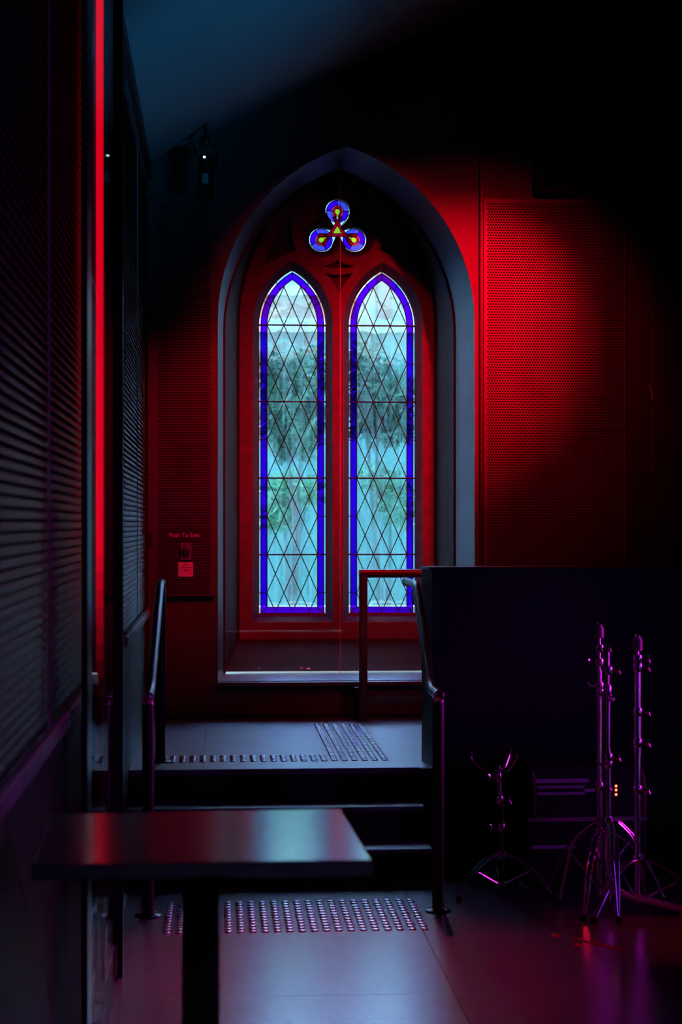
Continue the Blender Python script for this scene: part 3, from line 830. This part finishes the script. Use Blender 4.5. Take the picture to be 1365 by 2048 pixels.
# ------------------------------------------------------------------ table
tz = 1.05
cs_ = [F(62, 1730, tz), F(747, 1720, tz), F(683, 1617, tz), F(100, 1628, tz)]
ctr = sum(cs_, Vector((0, 0, 0))) / 4
tcx = F(402, 1672, tz)
tb = thing('pedestal_table', (tcx.x, tcx.y, 0), 'tall black square pedestal table with a satin top reflecting the window', 'table')
MB().prismz([(c.x, c.y) for c in cs_], tz - .028, tz).build('tabletop', 'table_laminate', tb, bevel=.004)
MB().obox((tcx.x, tcx.y, tz - .036), (.13, 0, 0), (0, .13, 0), (0, 0, .0075)).build('top_plate', 'black_steel', tb)
MB().box(tcx.x - .036, tcx.x + .036, tcx.y - .036, tcx.y + .036, .018, tz - .043).build('column', 'black_paint', tb, bevel=.006)
MB().box(tcx.x - .24, tcx.x + .24, tcx.y - .24, tcx.y + .24, .0, .018).build('base_plate', 'black_steel', tb, bevel=.004)

# ------------------------------------------------------------------ lamp above the narrow panel
YL = 10.45
lt = P(413, 300, YL); lb = P(411, 398, YL)
lamp = thing('stage_spotlight', tuple(P(411, 240, YL)), 'slim black stage spotlight hanging under the sloping ceiling, with pale label', 'spotlight')
ax = (lb - lt).normalized()
L_ = (lb - lt).length
c_top = P(414, 312, YL); c_bot = P(410, 400, YL)
axv = (c_bot - c_top)
MB().lathe(c_top, [(.040, 0), (.046, .006), (.049, .03), (.049, axv.length * .78), (.053, axv.length * .80), (.053, axv.length), (.047, axv.length)], 24, axv.normalized()).build('body', 'black_steel', lamp, smooth=True)
MB().lathe(c_bot, [(.046, -.006), (.044, -.002)], 24, axv.normalized()).build('lens', 'door_glass', lamp, smooth=True)
jt = P(411, 282, YL)
ctop_z = ceil_z(jt.x)
yk = MB().tube(bend([(jt.x - .062, YL, c_top.z - .06), (jt.x - .062, YL, jt.z - .02), (jt.x + .066, YL, jt.z - .02), (jt.x + .066, YL, c_top.z - .06)], .03), .007, 8)
yk.build('yoke', 'black_steel', lamp, smooth=True)
MB().lathe((jt.x, YL, jt.z), [(.026, -.02), (.030, -.01), (.030, .018), (.02, .03)], 16).build('swivel', 'black_steel', lamp, smooth=True)
MB().tube([(jt.x, YL, jt.z + .02), (jt.x, YL, ctop_z)], .012, 10).build('stem', 'black_steel', lamp, smooth=True)
lk = P(408, 247, YL)
MB().tube([(lk.x - .012, YL - .02, lk.z + .025), (lk.x + .014, YL - .02, lk.z - .02)], .006, 8).build('clamp_lever', 'rail_paint', lamp, smooth=True)
g = P(410, 314, YL - .05)
MB().box(g.x - .010, g.x + .004, YL - .056, YL - .046, g.z - .005, g.z + .005).build('indicator', 'led_green_dot', lamp)
a, b = P(405, 367, YL - .05), P(417, 347, YL - .05)
MB().box(a.x, b.x, YL - .052, YL - .044, a.z, b.z).build('label', 'felt', lamp)

# wall speaker
sa, sb = P(1068, 392, WY), P(1155, 308, WY)
spk = thing('wall_speaker', ((sa.x + sb.x) / 2, WY - .1, sa.z), 'black rounded wall speaker above the wide perforated panel', 'speaker')
MB().box(sa.x, sb.x, WY - .20, WY - .05, sa.z, sb.z).build('cabinet', 'black_steel', spk, bevel=.035)
MB().box(sa.x + .02, sb.x - .02, WY - .206, WY - .198, sa.z + .02, sb.z - .02).build('grille', 'panel_void', spk, bevel=.003)
br = P(1117, 300, WY)
MB().tube(bend([(br.x - .03, WY - .001, br.z - .05), (br.x - .03, WY - .09, br.z - .02), (br.x - .03, WY - .09, br.z + .02), (br.x + .03, WY - .09, br.z + .02), (br.x + .03, WY - .09, br.z - .05)], .02), .008, 10).build('bracket', 'black_steel', spk, smooth=True)
hk = P(1300, 780, WY - .06)
hook = MB().tube([(hk.x - .006, WY - .062, hk.z + .03), (hk.x, WY - .075, hk.z + .025), (hk.x + .004, WY - .08, hk.z - .02), (hk.x + .012, WY - .08, hk.z - .065)], .005, 8).build('cable_hook', 'strip_clear', smooth=True)
tag(hook, 'thin curved pale hook on the black wall pier', 'hook')

# ------------------------------------------------------------------ drum hardware
def clampset(c, parent, r=.016, wing=1):
    m = MB().lathe((c[0], c[1], c[2] - .018), [(r, 0), (r * 1.15, .004), (r * 1.15, .030), (r, .036)], 14)
    k = m.build('clamp', 'chrome', parent, smooth=True)
    MB().tube([(c[0] + r * wing, c[1] - .004, c[2]), (c[0] + (r + .028) * wing, c[1] - .010, c[2])], .006, 8).build('bolt', 'chrome', k, smooth=True)
    w_ = MB()
    for s_ in (-1, 1):
        w_.tube([(c[0] + (r + .026) * wing, c[1] - .010, c[2]), (c[0] + (r + .034) * wing, c[1] - .014, c[2] + s_ * .016)], [.006, .004], 8)
    w_.build('wing_nut', 'chrome', k, smooth=True)
def tripod(c, parent, spread, ztop, zlow, rot, n=3):
    for k in range(n):
        t = rot + 2 * PI * k / n; d = Vector((math.cos(t), math.sin(t), 0)); sd = Vector((-d.y, d.x, 0)) * .010
        foot = Vector((c[0], c[1], .012)) + d * spread
        mid = Vector((c[0], c[1], (ztop + zlow) * .5)) + d * spread * .55
        leg = MB()
        for s_ in (-1, 1):
            leg.tube(bend([Vector((c[0], c[1], ztop)) + d * .018 + sd * s_, Vector((c[0], c[1], ztop * .98)) + d * spread * .25 + sd * s_ * 1.2, mid + d * .04 + sd * s_ * 1.2, foot + sd * s_ * .3], .05), .0045, 8)
        lg = leg.build('leg', 'chrome', parent, smooth=True)
        MB().lathe(foot - Vector((0, 0, .012)), [(.013, 0), (.015, .006), (.013, .024), (.008, .028)], 10).build('rubber_foot', 'rubber', lg, smooth=True)
        br_ = MB()
        br_.tube([Vector((c[0], c[1], zlow)) + d * .014, mid + Vector((0, 0, -.0))], .0045, 8)
        br_.build('brace', 'chrome', lg, smooth=True)
    MB().lathe((c[0], c[1], ztop - .02), [(.020, 0), (.024, .006), (.024, .030), (.018, .036)], 14).build('collar', 'chrome', parent, smooth=True)
    MB().lathe((c[0], c[1], zlow - .012), [(.016, 0), (.019, .004), (.019, .020), (.015, .024)], 12).build('collar', 'chrome', parent, smooth=True)
def zat(py, c): return P(600, py, c.y / 1.0).z if False else HC - (py - HOR) / FPX * (c.x * SN + c.y * CS)
def straight_stand(px_, pyb, sections, ztop_py, zlow_py, spread, rot, label, felt=None, clamps=(), name='cymbal_stand'):
    c = F(px_, pyb)
    t = thing(name, (c.x, c.y, 0), label, 'stand', 'drum hardware stands')
    for (ya, yb, r) in sections:
        MB().tube([(c.x, c.y, zat(yb, c)), (c.x, c.y, zat(ya, c))], r, 14).build('tube', 'chrome', t, smooth=True)
    for py_, wg in clamps: clampset((c.x, c.y, zat(py_, c)), t, wing=wg)
    tripod((c.x, c.y), t, spread, zat(ztop_py, c), zat(zlow_py, c), rot)
    if felt:
        ya, yb, r = felt
        MB().lathe((c.x, c.y, zat(yb, c)), [(r * .8, 0), (r, .004), (r * .97, zat(ya, c) - zat(yb, c) - .005), (r * .75, zat(ya, c) - zat(yb, c))], 18).build('felt_sleeve', 'felt', t, smooth=True)
        MB().lathe((c.x, c.y, zat(ya, c)), [(.008, 0), (.012, .004), (.010, .012), (.005, .016)], 12).build('wing_nut', 'chrome', t, smooth=True)
    return t, c
straight_stand(1199, 1812, [(1275, 1345, .007), (1340, 1600, .011), (1560, 1790, .013)], 1664, 1770, .30, 2.2,
               'slim tall chrome cymbal stand with a grey felt top, close beside the hi-hat stand', (1253, 1276, .020), ((1297, 1), (1325, -1), (1372, -1), (1384, 1), (1573, 1)))
hh, hc = straight_stand(1217, 1822, [(1304, 1370, .005), (1395, 1545, .0085), (1500, 1800, .012)], 1640, 1735, .22, .5,
               'chrome hi-hat stand with a clutch and pedal, no cymbals on it', None, ((1341, 1), (1515, 1), (1528, -1)), 'hi_hat_stand')
MB().lathe((hc.x, hc.y, zat(1402, hc)), [(.020, 0), (.028, .004), (.030, .012), (.016, .016)], 18).build('cymbal_seat', 'felt', hh, smooth=True)
MB().lathe((hc.x, hc.y, zat(1392, hc)), [(.010, 0), (.013, .01), (.013, .04), (.009, .05)], 14).build('clutch', 'chrome', hh, smooth=True)
# hi-hat pull frame and pedal
fr = MB()
for s_ in (-1, 1):
    fr.tube(bend([(hc.x + s_ * .006, hc.y - .03, zat(1632, hc)), (hc.x + s_ * .018, hc.y - .03, zat(1655, hc)), (hc.x + s_ * .020, hc.y - .03, zat(1715, hc)), (hc.x + s_ * .006, hc.y - .03, zat(1733, hc)), (hc.x + s_ * .006, hc.y - .03, zat(1748, hc)), (hc.x + s_ * .022, hc.y - .03, zat(1765, hc)), (hc.x + s_ * .022, hc.y - .03, .02)], .02), .0045, 8)
fr.build('pull_frame', 'chrome', hh, smooth=True)
pd0, pd1 = F(1285, 1808, .09), F(1340, 1830, .03)
MB().obox((hc.x + .16, hc.y - .06, .055), (.15, -.03, -.035), (.012, .045, 0), (.0, .0, .006)).build('footboard', 'felt', hh, bevel=.003)
MB().box(hc.x + .27, hc.x + .33, hc.y - .14, hc.y - .05, .0, .02).build('heel_plate', 'satin_aluminium', hh, bevel=.003)
straight_stand(1276, 1825, [(1302, 1330, .007), (1330, 1425, .0125), (1415, 1510, .0145), (1495, 1600, .012), (1590, 1800, .013)], 1718, 1800, .30, -.35,
               'chrome cymbal stand with a grey felt top and the thickest tube of the stands', (1276, 1302, .020), ((1318, 1), (1335, 1), (1424, 1), (1486, 1), (1580, 1)))
# snare stand
c = F(1003, 1790)
sn = thing('snare_stand', (c.x, c.y, 0), 'low black and chrome snare drum stand with folded basket arms, beside the balustrade', 'stand', 'drum hardware stands')
MB().tube([(c.x, c.y, zat(1765, c)), (c.x, c.y, zat(1600, c))], .012, 12).build('tube', 'black_steel', sn, smooth=True)
MB().tube([(c.x, c.y, zat(1660, c)), (c.x - .012, c.y, zat(1530, c))], .009, 12).build('tube', 'chrome', sn, smooth=True)
for k in range(3):
    t_ = 1.0 + 2 * PI * k / 3; d = Vector((math.cos(t_), math.sin(t_), 0))
    b_ = Vector((c.x - .012, c.y, zat(1540, c)))
    ar = MB().tube(bend([b_, b_ + d * .07 + Vector((0, 0, .0)), b_ + d * .12 + Vector((0, 0, .05)), b_ + d * .125 + Vector((0, 0, .075))], .02), .005, 8).build('basket_arm', 'chrome', sn, smooth=True)
    MB().lathe(b_ + d * .125 + Vector((0, 0, .06)), [(.008, 0), (.010, .004), (.010, .02), (.006, .024)], 10).build('rubber_tip', 'rubber', ar, smooth=True)
clampset((c.x - .008, c.y, zat(1600, c)), sn); clampset((c.x, c.y, zat(1655, c)), sn, wing=-1); clampset((c.x - .012, c.y, zat(1555, c)), sn, .012, -1)
tripod((c.x, c.y), sn, .24, zat(1708, c), zat(1768, c), -.5)

# equipment case behind the stands
e0 = F(1056, 1776); YE = e0.y
def ex_(px_, py_): return P(px_, py_, YE)
x0, x1 = ex_(1060, 1600).x, ex_(1288, 1600).x; ztp = ex_(1170, 1532).z
cs = thing('equipment_case', ((x0 + x1) / 2, YE + .2, 0), 'black equipment case with pale label strips and three red lights behind the stands', 'equipment case')
MB().box(x0, x1, YE, YE + .40, ex_(1100, 1640).z + .004, ztp).build('upper_case', 'black_paint', cs, bevel=.01)
MB().box(x0 - .01, x1 + .01, YE - .01, YE + .42, .0, ex_(1100, 1640).z - .004).build('lower_case', 'black_paint', cs, bevel=.01)
MB().box(x0 - .012, x1 + .012, YE - .016, YE + .42, ex_(1100, 1640).z - .005, ex_(1100, 1634).z).build('edge_strip', 'satin_aluminium', cs)
for a, b, p, q in ((1070, 1178, 1557, 1566), (1075, 1170, 1571, 1577), (1075, 1170, 1584, 1590), (1063, 1150, 1689, 1697), (1170, 1190, 1577, 1584)):
    u, v = ex_(a, q), ex_(b, p)
    yy = YE - (.0012 if q < 1640 else .0112)
    MB().box(u.x, v.x, yy, yy + .001, u.z, v.z).build('label_strip', 'label_white', cs)
for a in (1064, 1284):
    u = ex_(a, 1640)
    MB().tube(bend([(u.x, YE - .012, ex_(a, 1545).z), (u.x + .008, YE - .012, ex_(a, 1560).z), (u.x + .012, YE - .012, ex_(a, 1590).z), (u.x + .012, YE - .012, ex_(a, 1630).z)], .02), .008, 8).build('edge_strap', 'tape_brown', cs, smooth=True)
for py_ in (1572, 1580, 1589):
    u = ex_(1233, py_)
    MB().lathe((u.x, YE - .001, u.z), [(.0055, 0), (.005, .003), (.002, .005)], 10, (0, -1, 0)).build('indicator', 'led_red_dot', cs, smooth=True)
u = ex_(1225, 1640)

# red straps and marks lying on the floor
def floor_strip(name, pts, wd, m, label, cat, h=.003):
    q = [F(a, b) for a, b in pts]; mb = MB()
    for a, b in zip(q[:-1], q[1:]):
        d = (b - a).normalized(); n_ = Vector((-d.y, d.x, 0)) * wd
        mb.obox((a + b) / 2 + Vector((0, 0, h / 2 + .0003)), (b - a) / 2, n_, (0, 0, h / 2))
    o = mb.build(name, m); tag(o, label, cat)
floor_strip('cable_strap', [(1145, 1876), (1185, 1886), (1240, 1899)], .006, 'tape_red', 'thin red strap lying on the dark floor before the stands', 'strap')
floor_strip('floor_tape', [(1106, 1868), (1118, 1874)], .014, 'tape_red', 'short red tape mark on the floor, apart from the strap', 'tape', .001)
floor_strip('floor_tape', [(1150, 1888), (1167, 1893)], .014, 'tape_red', 'red tape piece on the floor alongside the thin red strap', 'tape', .001)

# ------------------------------------------------------------------ outdoors
gz = .45
gro = MB().box(-12, 16, 12.0, 40, gz - .1, gz).build('ground', 'ext_ground'); tag(gro, kind='structure')
YN = 21.0
def nx(px_, py_): return P(px_, py_, YN)
nb = thing('neighbouring_building', (2, YN, gz), 'pale rendered building with white band seen through the window glass', 'building')
zb0, zb1 = nx(640, 666).z, nx(640, 640).z
MB().box(-6, 10, YN, YN + 4, gz, zb0).build('lower_wall', 'ext_render_teal', nb)
MB().box(-6, 10, YN - .12, YN + 4, zb0, zb1).build('string_course', 'ext_white', nb)
xm = nx(676, 600).x
zl_, zr_ = nx(585, 592).z, nx(770, 545).z
MB().box(-6, xm, YN, YN + 4, zb1, zl_).build('upper_wall', 'ext_render_beige', nb)
MB().box(-6, xm, YN - .1, YN + 4, zl_, zl_ + .12).build('parapet', 'ext_white', nb)
MB().box(xm, nx(713, 600).x, YN, YN + 4, zb1, nx(700, 585).z).build('upper_wall', 'ext_render_beige', nb)
MB().box(nx(713, 600).x, nx(750, 600).x, YN - .08, YN + 4, zb1, zr_ + .5).build('pilaster', 'ext_white', nb)
MB().box(nx(750, 600).x, nx(785, 600).x, YN, YN + 4, zb1, zr_ + .25).build('upper_wall', 'ext_render_beige', nb)
MB().box(nx(785, 600).x, 10, YN + .2, YN + 4, zb1, zr_ - .2).build('upper_wall', 'ext_white', nb)
fb = thing('low_sky_block', (2, 34, gz), 'plain pale block added behind the white-banded building to hide low sky', 'building')  # added block, keeps the bright low sky out of the window view
MB().box(-14, 20, 34, 38, gz, 9.4).build('wall', 'ext_sky_block', fb)
MB().box(-14.2, 20.2, 33.8, 38, 9.4, 9.7).build('parapet', 'ext_white', fb)
kerb = MB().box(-4, 6, 13.0, 13.25, gz, P(640, 1214, 13.0).z).build('garden_kerb', 'ext_white'); tag(kerb, 'low white garden wall beneath the shrubs outside the window', 'garden wall')
lawn = MB().box(-6, 10, 17.6, 20.8, gz, gz + .03).build('lawn', 'ext_grass'); tag(lawn, 'strip of green lawn beyond the low white wall', 'lawn')
def leafmesh(mb, c, sz):
    d = Vector((random.gauss(0, 1), random.gauss(0, .7), random.gauss(.4, .8))).normalized()
    e = d.cross(Vector((random.gauss(0, 1), random.gauss(0, 1), random.gauss(0, 1)))).normalized()
    n_ = d.cross(e) * .18 * sz
    p = Vector(c)
    mb.add([p, p + d * sz * .5 + e * sz * .24 + n_, p + d * sz, p + d * sz * .5 - e * sz * .24 + n_], [(0, 1, 2), (0, 2, 3)])
def shrub(px_, py_top, Y, blobs, label, nleaf, m='leaf'):
    base = P(px_, 1045, Y); base.z = gz + .001
    t = thing('shrub', tuple(base), label, 'shrub', 'shrubs outside the window')
    st_ = MB(); fo = MB()
    for k, (a, b, ra, rb) in enumerate(blobs):
        c = P(a, b, Y + random.uniform(-.2, .2)); ra, rb = ra * Y / FPX, rb * Y / FPX
        if k < 2: st_.tube(bend([base + Vector((random.uniform(-.06, .06), 0, 0)), (base.x * .6 + c.x * .4 + random.uniform(-.08, .08), Y, (base.z + c.z) * .45), c], .3), [.028, .026, .025, .024, .022, .02, .018, .008], 7)
        for _ in range(int(nleaf * ra * rb * 12)):
            u = Vector((random.gauss(0, 1), random.gauss(0, 1), random.gauss(0, 1))).normalized() * random.uniform(.45, 1.0)
            leafmesh(fo, c + Vector((u.x * ra, u.y * .35, u.z * rb)), random.uniform(.09, .17))
    st_.build('stem', 'bark', t, smooth=True)
    tag(fo.build('foliage', m, t, fix=False), kind='stuff')
shrub(585, 720, 14.2, [(560, 760, 38, 42), (605, 770, 40, 55), (630, 740, 28, 35), (565, 850, 45, 60), (610, 860, 30, 55), (540, 735, 22, 25)],
      'dense dark green shrub behind the left window light', 900)
shrub(770, 720, 14.5, [(725, 745, 28, 40), (760, 775, 32, 45), (800, 790, 32, 35), (735, 830, 38, 45), (790, 850, 34, 40), (725, 705, 14, 18)],
      'loose green shrub behind the right window light', 750)
shrub(580, 980, 16.5, [(565, 985, 40, 28), (615, 990, 22, 25), (560, 1040, 30, 20)], 'low pale green bush seen low through the left window light', 700, 'leaf_pale')
shrub(780, 980, 16.0, [(785, 985, 34, 28), (745, 960, 20, 22), (800, 1030, 26, 20)], 'low pale green bush seen low through the right window light', 700, 'leaf_pale')
